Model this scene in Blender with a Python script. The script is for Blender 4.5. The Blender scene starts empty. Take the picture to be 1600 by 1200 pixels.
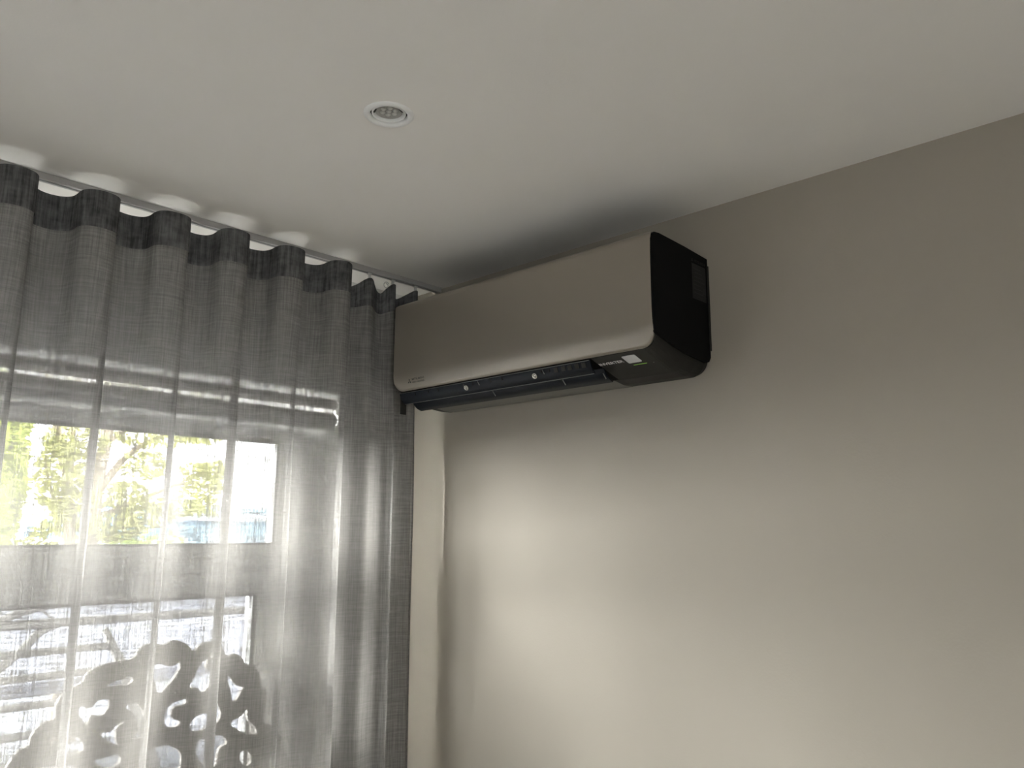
import bpy, bmesh, math, random
from mathutils import Vector, Matrix
random.seed(7)
scene = bpy.context.scene
COL = scene.collection
PI = math.pi

# ------------------------------------------------------------------ camera
YAW, PITCH, ROLL, FPX = 0.81064, 0.18020, 0.003845, 1250.95
CAM = Vector((-1.60967, -2.12722, 1.60629))
fwd = Vector((math.sin(YAW) * math.cos(PITCH), math.cos(YAW) * math.cos(PITCH), math.sin(PITCH)))
r0 = Vector((math.cos(YAW), -math.sin(YAW), 0))
u0 = r0.cross(fwd)
rgt = math.cos(ROLL) * r0 + math.sin(ROLL) * u0
upv = -math.sin(ROLL) * r0 + math.cos(ROLL) * u0
cam_data = bpy.data.cameras.new('camera')
cam_data.sensor_width = 36.0
cam_data.lens = 36.0 * FPX / 1600.0
cam_data.clip_start = 0.02
cam_data.clip_end = 400
cam = bpy.data.objects.new('camera', cam_data)
COL.objects.link(cam)
cam.matrix_world = Matrix(((rgt.x, upv.x, -fwd.x, CAM.x), (rgt.y, upv.y, -fwd.y, CAM.y), (rgt.z, upv.z, -fwd.z, CAM.z), (0, 0, 0, 1)))
scene.camera = cam

# ------------------------------------------------------------------ sky, sun, exposure
world = bpy.data.worlds.new('hazy_sky')
scene.world = world
world.use_nodes = True
bg = world.node_tree.nodes['Background']
bg.inputs['Color'].default_value = (1.0, 0.985, 0.985, 1)      # bright hazy sky
bg.inputs['Strength'].default_value = 32.0
sun_data = bpy.data.lights.new('sun', 'SUN')
sun_data.energy = 268.0
sun_data.angle = math.radians(46)      # low hazy sun
sun_data.color = (1.0, 0.985, 0.97)
sun = bpy.data.objects.new('sun', sun_data)
COL.objects.link(sun)
sun.rotation_euler = (Vector((0.87, -0.49, -0.215)).to_track_quat('-Z', 'Y')).to_euler()

def window_portal(name, loc, normal, w, h):       # tells the sampler where daylight enters; gives no light itself
    d = bpy.data.lights.new(name, 'AREA')
    d.shape = 'RECTANGLE'; d.size = w; d.size_y = h
    d.cycles.is_portal = True
    o = bpy.data.objects.new(name, d)
    COL.objects.link(o)
    o.location = loc
    o.rotation_euler = Vector(normal).to_track_quat('-Z', 'Z').to_euler()

vs = scene.view_settings
vs.view_transform = 'Standard'
vs.look = 'None'
vs.gamma = 1.0
vs.use_curve_mapping = False
vs.exposure = 0.0
scene.display_settings.display_device = 'sRGB'
scene.cycles.use_denoising = True
scene.cycles.max_bounces = 14
scene.cycles.diffuse_bounces = 7
scene.cycles.transparent_max_bounces = 24
scene.cycles.sample_clamp_indirect = 0

# ------------------------------------------------------------------ materials
def new_mat(name):
    m = bpy.data.materials.new(name)
    m.use_nodes = True
    nt = m.node_tree
    b = nt.nodes['Principled BSDF']
    return m, nt, b

def plain(name, col, rough=0.5, metal=0.0, bump=0.0, bscale=200.0, mottle=0.0, mscale=6.0, spec=0.5, coat=0.0):
    m, nt, b = new_mat(name)
    b.inputs['Base Color'].default_value = (*col, 1)
    b.inputs['Roughness'].default_value = rough
    b.inputs['Metallic'].default_value = metal
    b.inputs['Specular IOR Level'].default_value = spec
    b.inputs['Coat Weight'].default_value = coat
    tc = nt.nodes.new('ShaderNodeTexCoord')
    if bump > 0:
        n = nt.nodes.new('ShaderNodeTexNoise')
        n.inputs['Scale'].default_value = bscale
        n.inputs['Detail'].default_value = 4
        bp = nt.nodes.new('ShaderNodeBump')
        bp.inputs['Strength'].default_value = bump
        bp.inputs['Distance'].default_value = 0.002
        nt.links.new(tc.outputs['Object'], n.inputs['Vector'])
        nt.links.new(n.outputs['Fac'], bp.inputs['Height'])
        nt.links.new(bp.outputs['Normal'], b.inputs['Normal'])
    if mottle > 0:
        n = nt.nodes.new('ShaderNodeTexNoise')
        n.inputs['Scale'].default_value = mscale
        n.inputs['Detail'].default_value = 5
        mx = nt.nodes.new('ShaderNodeMix')
        mx.data_type = 'RGBA'
        mx.inputs['A'].default_value = (*[c * (1 - mottle) for c in col], 1)
        mx.inputs['B'].default_value = (*[min(1, c * (1 + mottle)) for c in col], 1)
        nt.links.new(tc.outputs['Object'], n.inputs['Vector'])
        nt.links.new(n.outputs['Fac'], mx.inputs['Factor'])
        nt.links.new(mx.outputs['Result'], b.inputs['Base Color'])
    return m

def fabric(name, col, trans_col, t_lo, t_hi, translucent=0.5, fu=230.0, fv=205.0, contrast=0.24):
    """woven sheer: threads (reflect + let diffuse light through) and open gaps between them"""
    m = bpy.data.materials.new(name)
    m.use_nodes = True
    nt = m.node_tree
    N, L = nt.nodes, nt.links
    N.clear()
    out = N.new('ShaderNodeOutputMaterial')
    uv = N.new('ShaderNodeUVMap'); uv.uv_map = 'UVMap'
    def noise(su, sv, detail, rough=0.6):
        mp = N.new('ShaderNodeMapping')
        mp.inputs['Scale'].default_value = (su, sv, 1)
        L.new(uv.outputs['UV'], mp.inputs['Vector'])
        n = N.new('ShaderNodeTexNoise')
        n.inputs['Scale'].default_value = 1.0
        n.inputs['Detail'].default_value = detail
        n.inputs['Roughness'].default_value = rough
        L.new(mp.outputs['Vector'], n.inputs['Vector'])
        return n.outputs['Fac']
    def math_(op, a, b_):
        n = N.new('ShaderNodeMath'); n.operation = op
        for i, v in enumerate((a, b_)):
            if isinstance(v, float): n.inputs[i].default_value = v
            else: L.new(v, n.inputs[i])
        return n.outputs[0]
    warp = noise(fu, 7.0, 3.0, 0.75)
    weft = noise(11.0, fv, 3.0, 0.75)
    blotch = noise(40.0, 30.0, 3.0)
    s = math_('ADD', math_('MULTIPLY', warp, 0.52), math_('ADD', math_('MULTIPLY', weft, 0.38), math_('MULTIPLY', blotch, 0.10)))
    mr = N.new('ShaderNodeMapRange')
    mr.inputs['From Min'].default_value = 0.40
    mr.inputs['From Max'].default_value = 0.62
    mr.inputs['To Min'].default_value = t_lo
    mr.inputs['To Max'].default_value = t_hi
    L.new(s, mr.inputs['Value'])
    cr = N.new('ShaderNodeMix'); cr.data_type = 'RGBA'
    cr.inputs['A'].default_value = (*[min(1, c * (1 + contrast)) for c in col], 1)
    cr.inputs['B'].default_value = (*[c * (1 - contrast) for c in col], 1)
    mf = N.new('ShaderNodeMapRange')
    mf.inputs['From Min'].default_value = 0.40
    mf.inputs['From Max'].default_value = 0.60
    L.new(s, mf.inputs['Value'])
    L.new(mf.outputs['Result'], cr.inputs['Factor'])
    df = N.new('ShaderNodeBsdfDiffuse'); L.new(cr.outputs['Result'], df.inputs['Color'])
    tl = N.new('ShaderNodeBsdfTranslucent'); tl.inputs['Color'].default_value = (*trans_col, 1)
    mix1 = N.new('ShaderNodeMixShader'); mix1.inputs[0].default_value = translucent
    L.new(df.outputs[0], mix1.inputs[1]); L.new(tl.outputs[0], mix1.inputs[2])
    tr = N.new('ShaderNodeBsdfTransparent')
    mix2 = N.new('ShaderNodeMixShader')
    L.new(mr.outputs['Result'], mix2.inputs[0])
    L.new(mix1.outputs[0], mix2.inputs[1]); L.new(tr.outputs[0], mix2.inputs[2])
    L.new(mix2.outputs[0], out.inputs['Surface'])
    return m

def thin_glass(name, tint=(0.96, 0.98, 0.97)):
    m = bpy.data.materials.new(name)
    m.use_nodes = True
    nt = m.node_tree
    N, L = nt.nodes, nt.links
    N.clear()
    out = N.new('ShaderNodeOutputMaterial')
    tr = N.new('ShaderNodeBsdfTransparent'); tr.inputs['Color'].default_value = (*tint, 1)
    gl = N.new('ShaderNodeBsdfGlossy'); gl.inputs['Roughness'].default_value = 0.0
    fr = N.new('ShaderNodeFresnel'); fr.inputs['IOR'].default_value = 1.12
    mx = N.new('ShaderNodeMixShader')
    L.new(fr.outputs[0], mx.inputs[0]); L.new(tr.outputs[0], mx.inputs[1]); L.new(gl.outputs[0], mx.inputs[2])
    L.new(mx.outputs[0], out.inputs['Surface'])
    return m

def leaf_mat(name, c1, c2):
    m = bpy.data.materials.new(name)
    m.use_nodes = True
    nt = m.node_tree
    N, L = nt.nodes, nt.links
    N.clear()
    out = N.new('ShaderNodeOutputMaterial')
    tc = N.new('ShaderNodeTexCoord')
    n = N.new('ShaderNodeTexNoise'); n.inputs['Scale'].default_value = 32.0
    L.new(tc.outputs['Object'], n.inputs['Vector'])
    mx = N.new('ShaderNodeMix'); mx.data_type = 'RGBA'
    mx.inputs['A'].default_value = (*c1, 1); mx.inputs['B'].default_value = (*c2, 1)
    L.new(n.outputs['Fac'], mx.inputs['Factor'])
    df = N.new('ShaderNodeBsdfDiffuse'); tl = N.new('ShaderNodeBsdfTranslucent')
    L.new(mx.outputs['Result'], df.inputs['Color']); L.new(mx.outputs['Result'], tl.inputs['Color'])
    ms = N.new('ShaderNodeMixShader'); ms.inputs[0].default_value = 0.22
    L.new(df.outputs[0], ms.inputs[1]); L.new(tl.outputs[0], ms.inputs[2])
    L.new(ms.outputs[0], out.inputs['Surface'])
    return m

def planks(name, col):
    m, nt, b = new_mat(name)
    tc = nt.nodes.new('ShaderNodeTexCoord')
    br = nt.nodes.new('ShaderNodeTexBrick')
    br.inputs['Color1'].default_value = (*col, 1)
    br.inputs['Color2'].default_value = (*[c * 0.86 for c in col], 1)
    br.inputs['Mortar'].default_value = (*[c * 0.45 for c in col], 1)
    br.inputs['Scale'].default_value = 1.0
    br.inputs['Mortar Size'].default_value = 0.002
    br.inputs['Brick Width'].default_value = 1.2
    br.inputs['Row Height'].default_value = 0.18
    nt.links.new(tc.outputs['Object'], br.inputs['Vector'])
    nt.links.new(br.outputs['Color'], b.inputs['Base Color'])
    b.inputs['Roughness'].default_value = 0.22
    return m

M = {}
M['ceiling'] = plain('ceiling_paint', (0.905, 0.88, 0.85), 0.9, bump=0.08, bscale=260, mottle=0.015, spec=0.2)
M['taupe'] = plain('taupe_wall_paint', (0.395, 0.36, 0.31), 0.75, bump=0.12, bscale=180, mottle=0.02, mscale=3, spec=0.3)
M['white_wall'] = plain('white_wall_paint', (0.82, 0.82, 0.80), 0.85, bump=0.1, bscale=180, mottle=0.015, spec=0.2)
M['floor'] = planks('pale_floor', (0.74, 0.71, 0.66))
M['pvc'] = plain('white_pvc', (0.80, 0.80, 0.79), 0.35, mottle=0.01)
M['seal'] = plain('grey_seal', (0.18, 0.18, 0.18), 0.6, mottle=0.05)
M['glass'] = thin_glass('window_glass')
M['track'] = plain('painted_aluminium', (0.42, 0.41, 0.40), 0.45, mottle=0.02)
M['white_plastic'] = plain('white_plastic', (0.92, 0.92, 0.92), 0.35, mottle=0.01)
M['clear_plastic'] = plain('milky_plastic', (0.55, 0.55, 0.54), 0.3, mottle=0.02)
M['curtain'] = fabric('grey_linen_sheer', (0.33, 0.32, 0.31), (0.052, 0.049, 0.046), 0.000, 0.155, 0.40)
M['heading'] = fabric('heading_shade_weave', (0.165, 0.165, 0.168), (0.03, 0.03, 0.03), 0.0, 0.03, 0.3, 120.0, 24.0, 0.5)  # dark colour paints in the dimness of the backlit double layer
M['blind'] = plain('white_blind_cloth', (0.78, 0.77, 0.75), 0.8, mottle=0.03, mscale=20)
M['blind_sheer'] = fabric('thin_blind_cloth', (0.80, 0.79, 0.77), (0.5, 0.49, 0.47), 0.05, 0.20, 0.45)
M['titanium'] = plain('titanium_satin_panel', (0.34, 0.305, 0.262), 0.36, metal=0.45, bump=0.02, bscale=900, mottle=0.01)
M['black'] = plain('black_plastic', (0.004, 0.004, 0.0045), 0.55, mottle=0.1, mscale=30, spec=0.10)
M['black_body'] = plain('charcoal_body_plastic', (0.016, 0.0155, 0.0135), 0.5, mottle=0.08, mscale=30, spec=0.3)
M['strip'] = plain('grey_underside', (0.16, 0.155, 0.14), 0.5, mottle=0.05)
M['black_gloss'] = plain('dark_flap_plastic', (0.004, 0.007, 0.013), 0.38, mottle=0.1, mscale=30, spec=0.25)
M['dark_grey'] = plain('added_piece_dark_grey', (0.026, 0.025, 0.022), 0.5, mottle=0.05, spec=0.3)
M['mid_grey'] = plain('grey_plastic', (0.20, 0.20, 0.20), 0.45, mottle=0.05)
M['chrome'] = plain('bright_metal', (0.62, 0.61, 0.58), 0.25, metal=1.0, mottle=0.02)
M['sticker'] = plain('pale_sticker', (0.62, 0.62, 0.64), 0.5, mottle=0.02)
M['print_white'] = plain('white_print', (0.80, 0.80, 0.80), 0.5, mottle=0.01)
M['print_dark'] = plain('dark_print', (0.035, 0.033, 0.03), 0.5, mottle=0.05)
M['print_faint'] = plain('faint_print', (0.018, 0.018, 0.018), 0.5, mottle=0.05)
M['label_black'] = plain('black_label', (0.006, 0.006, 0.0065), 0.5, mottle=0.2, mscale=60)
m_, nt_, b_ = new_mat('green_led'); M['led'] = m_
b_.inputs['Base Color'].default_value = (0.2, 0.5, 0.05, 1)
b_.inputs['Emission Color'].default_value = (0.42, 0.8, 0.12, 1)
b_.inputs['Emission Strength'].default_value = 0.22
M['carved'] = plain('carved_painted_wood', (0.30, 0.28, 0.26), 0.7, bump=0.1, bscale=60, mottle=0.05, mscale=10)
M['paving'] = plain('pale_paving', (0.24, 0.25, 0.30), 0.9, mottle=0.06, mscale=0.6)
M['membrane'] = plain('lavender_roof_membrane', (0.14, 0.145, 0.178), 0.9, mottle=0.06, mscale=1.5)
M['steel'] = plain('grey_painted_steel', (0.10, 0.095, 0.09), 0.5, mottle=0.08)
M['bark'] = plain('bark', (0.40, 0.34, 0.27), 0.9, bump=0.6, bscale=30, mottle=0.2)
M['leaf_bright'] = leaf_mat('bright_leaves', (0.48, 0.55, 0.15), (0.68, 0.72, 0.24))
M['leaf_tree'] = leaf_mat('tree_leaves', (0.44, 0.47, 0.22), (0.68, 0.66, 0.34))
M['leaf_hedge'] = leaf_mat('hedge_leaves', (0.34, 0.44, 0.10), (0.50, 0.58, 0.18))
M['blue_canvas'] = plain('blue_canvas', (0.16, 0.36, 0.58), 0.8, mottle=0.1)
M['pale_blue'] = plain('pale_blue_cladding', (0.40, 0.54, 0.62), 0.8, mottle=0.06)
M['pale_white'] = plain('white_cladding', (0.62, 0.66, 0.68), 0.8, mottle=0.06)
M['pale_grey'] = plain('grey_cladding', (0.36, 0.42, 0.46), 0.8, mottle=0.06)
M['render'] = plain('outer_render', (0.7, 0.68, 0.64), 0.9, mottle=0.03)

# ------------------------------------------------------------------ builders
def tag(o, label=None, cat=None, group=None, kind=None):
    if label: o['label'] = label
    if cat: o['category'] = cat
    if group: o['group'] = group
    if kind: o['kind'] = kind
    return o

def empty(name, loc=(0, 0, 0)):
    o = bpy.data.objects.new(name, None)
    COL.objects.link(o)
    o.location = loc
    o.empty_display_size = 0.05
    return o

def adopt(o, parent):
    """geometry is written in room coordinates; keep it in place under a parent at its own base"""
    if parent is not None:
        o.parent = parent
        if parent.type == 'EMPTY':
            o.matrix_parent_inverse = Matrix.Translation(-Vector(parent.location))
    return o

def mesh_obj(name, verts, faces, mat, parent=None, smooth=False, uvs=None):
    me = bpy.data.meshes.new(name)
    me.from_pydata([tuple(v) for v in verts], [], faces)
    if uvs is not None:
        lay = me.uv_layers.new(name='UVMap')
        for lp in me.loops:
            lay.data[lp.index].uv = uvs[lp.vertex_index]
    me.update()
    if smooth:
        for p in me.polygons: p.use_smooth = True
    me.materials.append(M[mat] if isinstance(mat, str) else mat)
    o = bpy.data.objects.new(name, me)
    COL.objects.link(o)
    return adopt(o, parent)

def bm_obj(name, bm, mat, parent=None, smooth=False, fix=True):
    me = bpy.data.meshes.new(name)
    if fix: bmesh.ops.recalc_face_normals(bm, faces=bm.faces[:])
    bm.to_mesh(me); bm.free()
    if smooth:
        for p in me.polygons: p.use_smooth = True
    me.materials.append(M[mat] if isinstance(mat, str) else mat)
    o = bpy.data.objects.new(name, me)
    COL.objects.link(o)
    return adopt(o, parent)

def add_box(bm, x0, x1, y0, y1, z0, z1, bevel=0.0):
    b2 = bmesh.new()
    bmesh.ops.create_cube(b2, size=1.0)
    bmesh.ops.scale(b2, vec=(abs(x1 - x0), abs(y1 - y0), abs(z1 - z0)), verts=b2.verts[:])
    bmesh.ops.translate(b2, vec=((x0 + x1) / 2, (y0 + y1) / 2, (z0 + z1) / 2), verts=b2.verts[:])
    if bevel > 0:
        bmesh.ops.bevel(b2, geom=b2.edges[:], offset=bevel, segments=2, affect='EDGES', profile=0.6)
    merge(bm, b2)

def merge(bm, b2):
    mp = {}
    for v in b2.verts: mp[v.index if False else v] = bm.verts.new(v.co)
    for f in b2.faces:
        try: bm.faces.new([mp[v] for v in f.verts])
        except ValueError: pass
    b2.free()

def box(name, x0, x1, y0, y1, z0, z1, mat, parent=None, bevel=0.003):
    bm = bmesh.new()
    add_box(bm, x0, x1, y0, y1, z0, z1, bevel)
    return bm_obj(name, bm, mat, parent)

def lathe(name, prof, center, mat, parent=None, n=48, axis='Z', smooth=True, sign=1):
    """prof: list of (radius, height); axis Z up, or Y"""
    vs_, fs = [], []
    for (r, h) in prof:
        for k in range(n):
            a = 2 * PI * k / n
            if axis == 'Z': p = (r * math.cos(a), r * math.sin(a), h * sign)
            elif axis == 'Y': p = (r * math.cos(a), h * sign, r * math.sin(a))
            else: p = (h * sign, r * math.cos(a), r * math.sin(a))
            vs_.append(Vector(center) + Vector(p))
    for i in range(len(prof) - 1):
        for k in range(n):
            a, b = i * n + k, i * n + (k + 1) % n
            fs.append((a, b, b + n, a + n))
    if prof[-1][0] < 1e-3 or True:
        pass
    o = mesh_obj(name, vs_, fs, mat, parent, smooth)
    return o

def add_tube(bm, pts, rad, n=8, caps=True):
    pts = [Vector(p) for p in pts]
    rads = rad if isinstance(rad, (list, tuple)) else [rad] * len(pts)
    rings = []
    ref = None
    for i, p in enumerate(pts):
        d = (pts[min(i + 1, len(pts) - 1)] - pts[max(i - 1, 0)]).normalized()
        if ref is None:
            ref = Vector((0, 0, 1)) if abs(d.z) < 0.9 else Vector((1, 0, 0))
        a = d.cross(ref).normalized(); b = d.cross(a).normalized()
        ref = -a.cross(d) if False else ref
        rings.append([bm.verts.new(p + rads[i] * (math.cos(2 * PI * k / n) * a + math.sin(2 * PI * k / n) * b)) for k in range(n)])
    for i in range(len(rings) - 1):
        for k in range(n):
            bm.faces.new((rings[i][k], rings[i][(k + 1) % n], rings[i + 1][(k + 1) % n], rings[i + 1][k]))
    if caps:
        bm.faces.new(rings[0][::-1]); bm.faces.new(rings[-1])

def tube(name, pts, rad, mat, parent=None, n=8, smooth=True):
    bm = bmesh.new()
    add_tube(bm, pts, rad, n)
    return bm_obj(name, bm, mat, parent, smooth)

def catmull(pts, seg):
    out = []
    n = len(pts)
    for i in range(n - 1):
        p0, p1, p2, p3 = pts[max(i - 1, 0)], pts[i], pts[i + 1], pts[min(i + 2, n - 1)]
        for k in range(seg):
            t = k / seg
            out.append(tuple(0.5 * (2 * b + (c - a) * t + (2 * a - 5 * b + 4 * c - d) * t * t + (3 * b - a - 3 * c + d) * t ** 3) for a, b, c, d in zip(p0, p1, p2, p3)))
    out.append(tuple(pts[-1]))
    return out

def text_mesh(name, body, size, origin, xdir, ydir, mat, parent, depth=0.0003, width=None, spacing=1.0, shear=0.0, offset=0.0):
    cu = bpy.data.curves.new(name, 'FONT')
    cu.body = body; cu.size = 1.0; cu.space_character = spacing; cu.shear = shear; cu.offset = offset
    cu.extrude = 0.0
    tmp = bpy.data.objects.new(name + '_tmp', cu)
    COL.objects.link(tmp)
    dg = bpy.context.evaluated_depsgraph_get()
    dg.update()
    me = bpy.data.meshes.new_from_object(tmp.evaluated_get(dg))
    bpy.data.objects.remove(tmp)
    xs = [v.co.x for v in me.vertices]; ys = [v.co.y for v in me.vertices]
    w0 = max(xs) - min(xs); h0 = max(ys) - min(ys)
    sy = size / h0
    sx = (width / w0) if width else sy
    x, y = Vector(xdir).normalized(), Vector(ydir).normalized()
    n = x.cross(y)
    for v in me.vertices:
        v.co = Vector(origin) + x * (v.co.x - min(xs)) * sx + y * (v.co.y - min(ys)) * sy + n * depth
    me.materials.clear()
    me.materials.append(M[mat])
    o = bpy.data.objects.new(name, me)
    COL.objects.link(o)
    return adopt(o, parent)
M['mid_lens'] = plain('bulb_lens', (0.42, 0.41, 0.39), 0.25, mottle=0.05)
M['chip_lens'] = plain('led_dome', (0.58, 0.58, 0.55), 0.12, mottle=0.1, mscale=300)

# ------------------------------------------------------------------ the room
H = 2.35406                       # ceiling height
YW = -0.14                        # inner face of the window wall
X0, Y0 = -3.5, -3.7               # far left wall, wall behind the viewer
WX0, WX1, WZ0, WZ1 = -2.95, -0.258, 0.765, 2.018     # window opening

window_portal('window_portal', ((WX0 + WX1) / 2, 0.10, (WZ0 + WZ1) / 2), (0, -1, 0), WX1 - WX0, WZ1 - WZ0)

W2X0, W2X1, W2Z0, W2Z1 = -2.30, -1.80, 1.14, 1.76    # small unseen window, added behind the viewer to brighten the room
window_portal('fill_window_portal', ((W2X0 + W2X1) / 2, Y0 - 0.2, (W2Z0 + W2Z1) / 2), (0, 1, 0), W2X1 - W2X0, W2Z1 - W2Z0)

def wall_with_hole(name, axis, a0, a1, z0, z1, t0, t1, ha0, ha1, hz0, hz1, mat):
    bm = bmesh.new()
    def b(p0, p1, q0, q1):
        if axis == 'X': add_box(bm, p0, p1, t0, t1, q0, q1)
        else: add_box(bm, t0, t1, p0, p1, q0, q1)
    b(a0, ha0, z0, z1); b(ha1, a1, z0, z1); b(ha0, ha1, z0, hz0); b(ha0, ha1, hz1, z1)
    o = bm_obj(name, bm, mat)
    o['kind'] = 'structure'
    return o

tag(box('wall_right', 0.0, 0.2, Y0 - 0.2, 0.16, 0, H, 'taupe', bevel=0), kind='structure')
wall_with_hole('wall_window', 'X', X0 - 0.2, 0.0, 0, H, YW, 0.16, WX0, WX1, WZ0 - 0.03, WZ1, 'white_wall')
tag(box('wall_left', X0 - 0.2, X0, Y0 - 0.2, YW, 0, H, 'white_wall', bevel=0), kind='structure')
wall_with_hole('wall_back', 'X', X0, 0, 0, H, Y0 - 0.2, Y0, W2X0, W2X1, W2Z0, W2Z1, 'white_wall')
tag(box('floor', X0 - 0.2, 0.2, Y0 - 0.2, 0.16, -0.12, 0.0, 'floor', bevel=0), kind='structure')

# ceiling with a round cut-out for the downlight
LC = Vector((-0.7848, -1.0290, H))
bm = bmesh.new()
N_ = 48
RH = 0.040
ring0 = [bm.verts.new((LC.x + RH * math.cos(2 * PI * k / N_), LC.y + RH * math.sin(2 * PI * k / N_), H)) for k in range(N_)]
S = 0.12
def sq(a):
    c, s = math.cos(a), math.sin(a)
    m = max(abs(c), abs(s))
    return (LC.x + S * c / m, LC.y + S * s / m, H)
ring1 = [bm.verts.new(sq(2 * PI * k / N_)) for k in range(N_)]
for k in range(N_):
    bm.faces.new((ring0[k], ring0[(k + 1) % N_], ring1[(k + 1) % N_], ring1[k]))
def rect(xa, xb, ya_, yb):
    bm.faces.new([bm.verts.new(p) for p in ((xa, ya_, H), (xb, ya_, H), (xb, yb, H), (xa, yb, H))])
XA, XB, YA, YB = X0 - 0.2, 0.2, Y0 - 0.2, 0.16
rect(XA, LC.x - S, YA, YB); rect(LC.x + S, XB, YA, YB); rect(LC.x - S, LC.x + S, YA, LC.y - S); rect(LC.x - S, LC.x + S, LC.y + S, YB)
tag(bm_obj('ceiling', bm, 'ceiling', fix=False), kind='structure')
tag(box('roof_slab', XA, XB, YA, YB, H + 0.16, H + 0.36, 'render', bevel=0), kind='structure')
for i, (a, b_, c, d) in enumerate(((XA, XB, YA, YA + 0.05), (XA, XB, YB - 0.05, YB), (XA, XA + 0.05, YA, YB), (XB - 0.05, XB, YA, YB))):
    tag(box('trim_%d' % (i + 1), a, b_, c, d, H, H + 0.17, 'render', bevel=0), kind='structure')

# ------------------------------------------------------------------ windows
def rect_frame(name, x0, x1, z0, z1, wl, wr, wb, wt, y0, y1, mat, parent, bevel=0.003):
    bm = bmesh.new()
    add_box(bm, x0, x0 + wl, y0, y1, z0, z1, bevel)
    add_box(bm, x1 - wr, x1, y0, y1, z0, z1, bevel)
    add_box(bm, x0 + wl - 0.001, x1 - wr + 0.001, y0, y1, z0, z0 + wb, bevel)
    add_box(bm, x0 + wl - 0.001, x1 - wr + 0.001, y0, y1, z1 - wt, z1, bevel)
    return bm_obj(name, bm, mat, parent)

win = tag(empty('window_1', ((WX0 + WX1) / 2, -0.09, WZ0)), kind='structure')
TZ0, TZ1 = 1.478, 1.545            # transom bar
FY = -0.07                         # the frames sit a little behind the wall face
HZ = 1.905                         # top of the main frame; a narrow fixed light sits above it
rect_frame('frame', WX0, WX1, WZ0, HZ, 0.07, 0.097, 0.06, 0.028, FY - 0.005, FY + 0.065, 'pvc', win)
rect_frame('top_frame', WX0, WX1, HZ + 0.001, WZ1, 0.02, 0.012, 0.012, 0.014, FY - 0.004, FY + 0.060, 'pvc', win, 0.002)
box('pane', WX0 + 0.018, WX1 - 0.010, FY + 0.016, FY + 0.020, HZ + 0.011, WZ1 - 0.012, 'glass', win, 0)
MX0, MX1 = -1.74, -1.64            # mullion between the bays
box('mullion', MX0, MX1, FY - 0.006, FY + 0.064, WZ0 + 0.06, HZ - 0.028, 'pvc', win)
for (bx0, bx1) in ((MX1, WX1 - 0.097), (WX0 + 0.07, MX0)):
    box('transom', bx0, bx1, FY - 0.007, FY + 0.063, TZ0, TZ1, 'pvc', win)
    # upper light
    gx0, gx1, gz0, gz1 = bx0 + 0.055, bx1 - 0.067, 1.567, 1.846
    sash = rect_frame('sash', bx0 - 0.01, bx1 + 0.012, TZ1 - 0.012, 1.887, 0.055, 0.060, 0.030, 0.028, FY - 0.022, FY + 0.04, 'pvc', win)
    rect_frame('bead', gx0 - 0.016, gx1 + 0.016, gz0 - 0.012, gz1 + 0.016, 0.016, 0.016, 0.012, 0.016, FY - 0.012, FY + 0.030, 'pvc', sash, 0.004)
    rect_frame('seal', gx0 - 0.004, gx1 + 0.004, gz0 - 0.004, gz1 + 0.004, 0.007, 0.007, 0.006, 0.007, FY - 0.014, FY + 0.002, 'seal', sash, 0.001)
    box('pane', gx0 - 0.002, gx1 + 0.002, FY + 0.006, FY + 0.010, gz0 - 0.002, gz1 + 0.002, 'glass', win, 0)
    # lower opening sash
    gx0, gx1, gz0, gz1 = bx0 + 0.11, -0.471 if bx1 > -1 else bx1 - 0.11, 0.93, 1.431
    sash = rect_frame('sash', bx0 - 0.012, bx1 + 0.012, WZ0 + 0.045, TZ0 + 0.014, 0.10, bx1 + 0.012 - gx1 - 0.022, 0.09, TZ0 + 0.014 - gz1 - 0.012, FY - 0.032, FY + 0.04, 'pvc', win)
    rect_frame('bead', gx0 - 0.020, gx1 + 0.024, gz0 - 0.030, gz1 + 0.014, 0.020, 0.024, 0.030, 0.014, FY - 0.020, FY + 0.030, 'pvc', sash, 0.004)
    rect_frame('seal', gx0 - 0.004, gx1 + 0.004, gz0 - 0.004, gz1 + 0.004, 0.006, 0.010, 0.006, 0.006, FY - 0.022, FY + 0.002, 'seal', sash, 0.001)
    box('pane', gx0 - 0.002, gx1 + 0.002, FY + 0.004, FY + 0.008, gz0 - 0.002, gz1 + 0.002, 'glass', win, 0)
box('window_sill', WX0 + 0.002, WX1 - 0.002, -0.225, FY - 0.006, WZ0 - 0.029, WZ0 - 0.001, 'pvc', win, 0.006)

fill_win = tag(empty('fill_window', ((W2X0 + W2X1) / 2, Y0 - 0.1, W2Z0)), kind='structure')  # added for fill light, out of view
rect_frame('frame', W2X0, W2X1, W2Z0, W2Z1, 0.06, 0.06, 0.06, 0.06, Y0 - 0.13, Y0 - 0.07, 'pvc', fill_win)
box('pane', W2X0 + 0.055, W2X1 - 0.055, Y0 - 0.102, Y0 - 0.098, W2Z0 + 0.055, W2Z1 - 0.055, 'glass', fill_win, 0)

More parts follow.
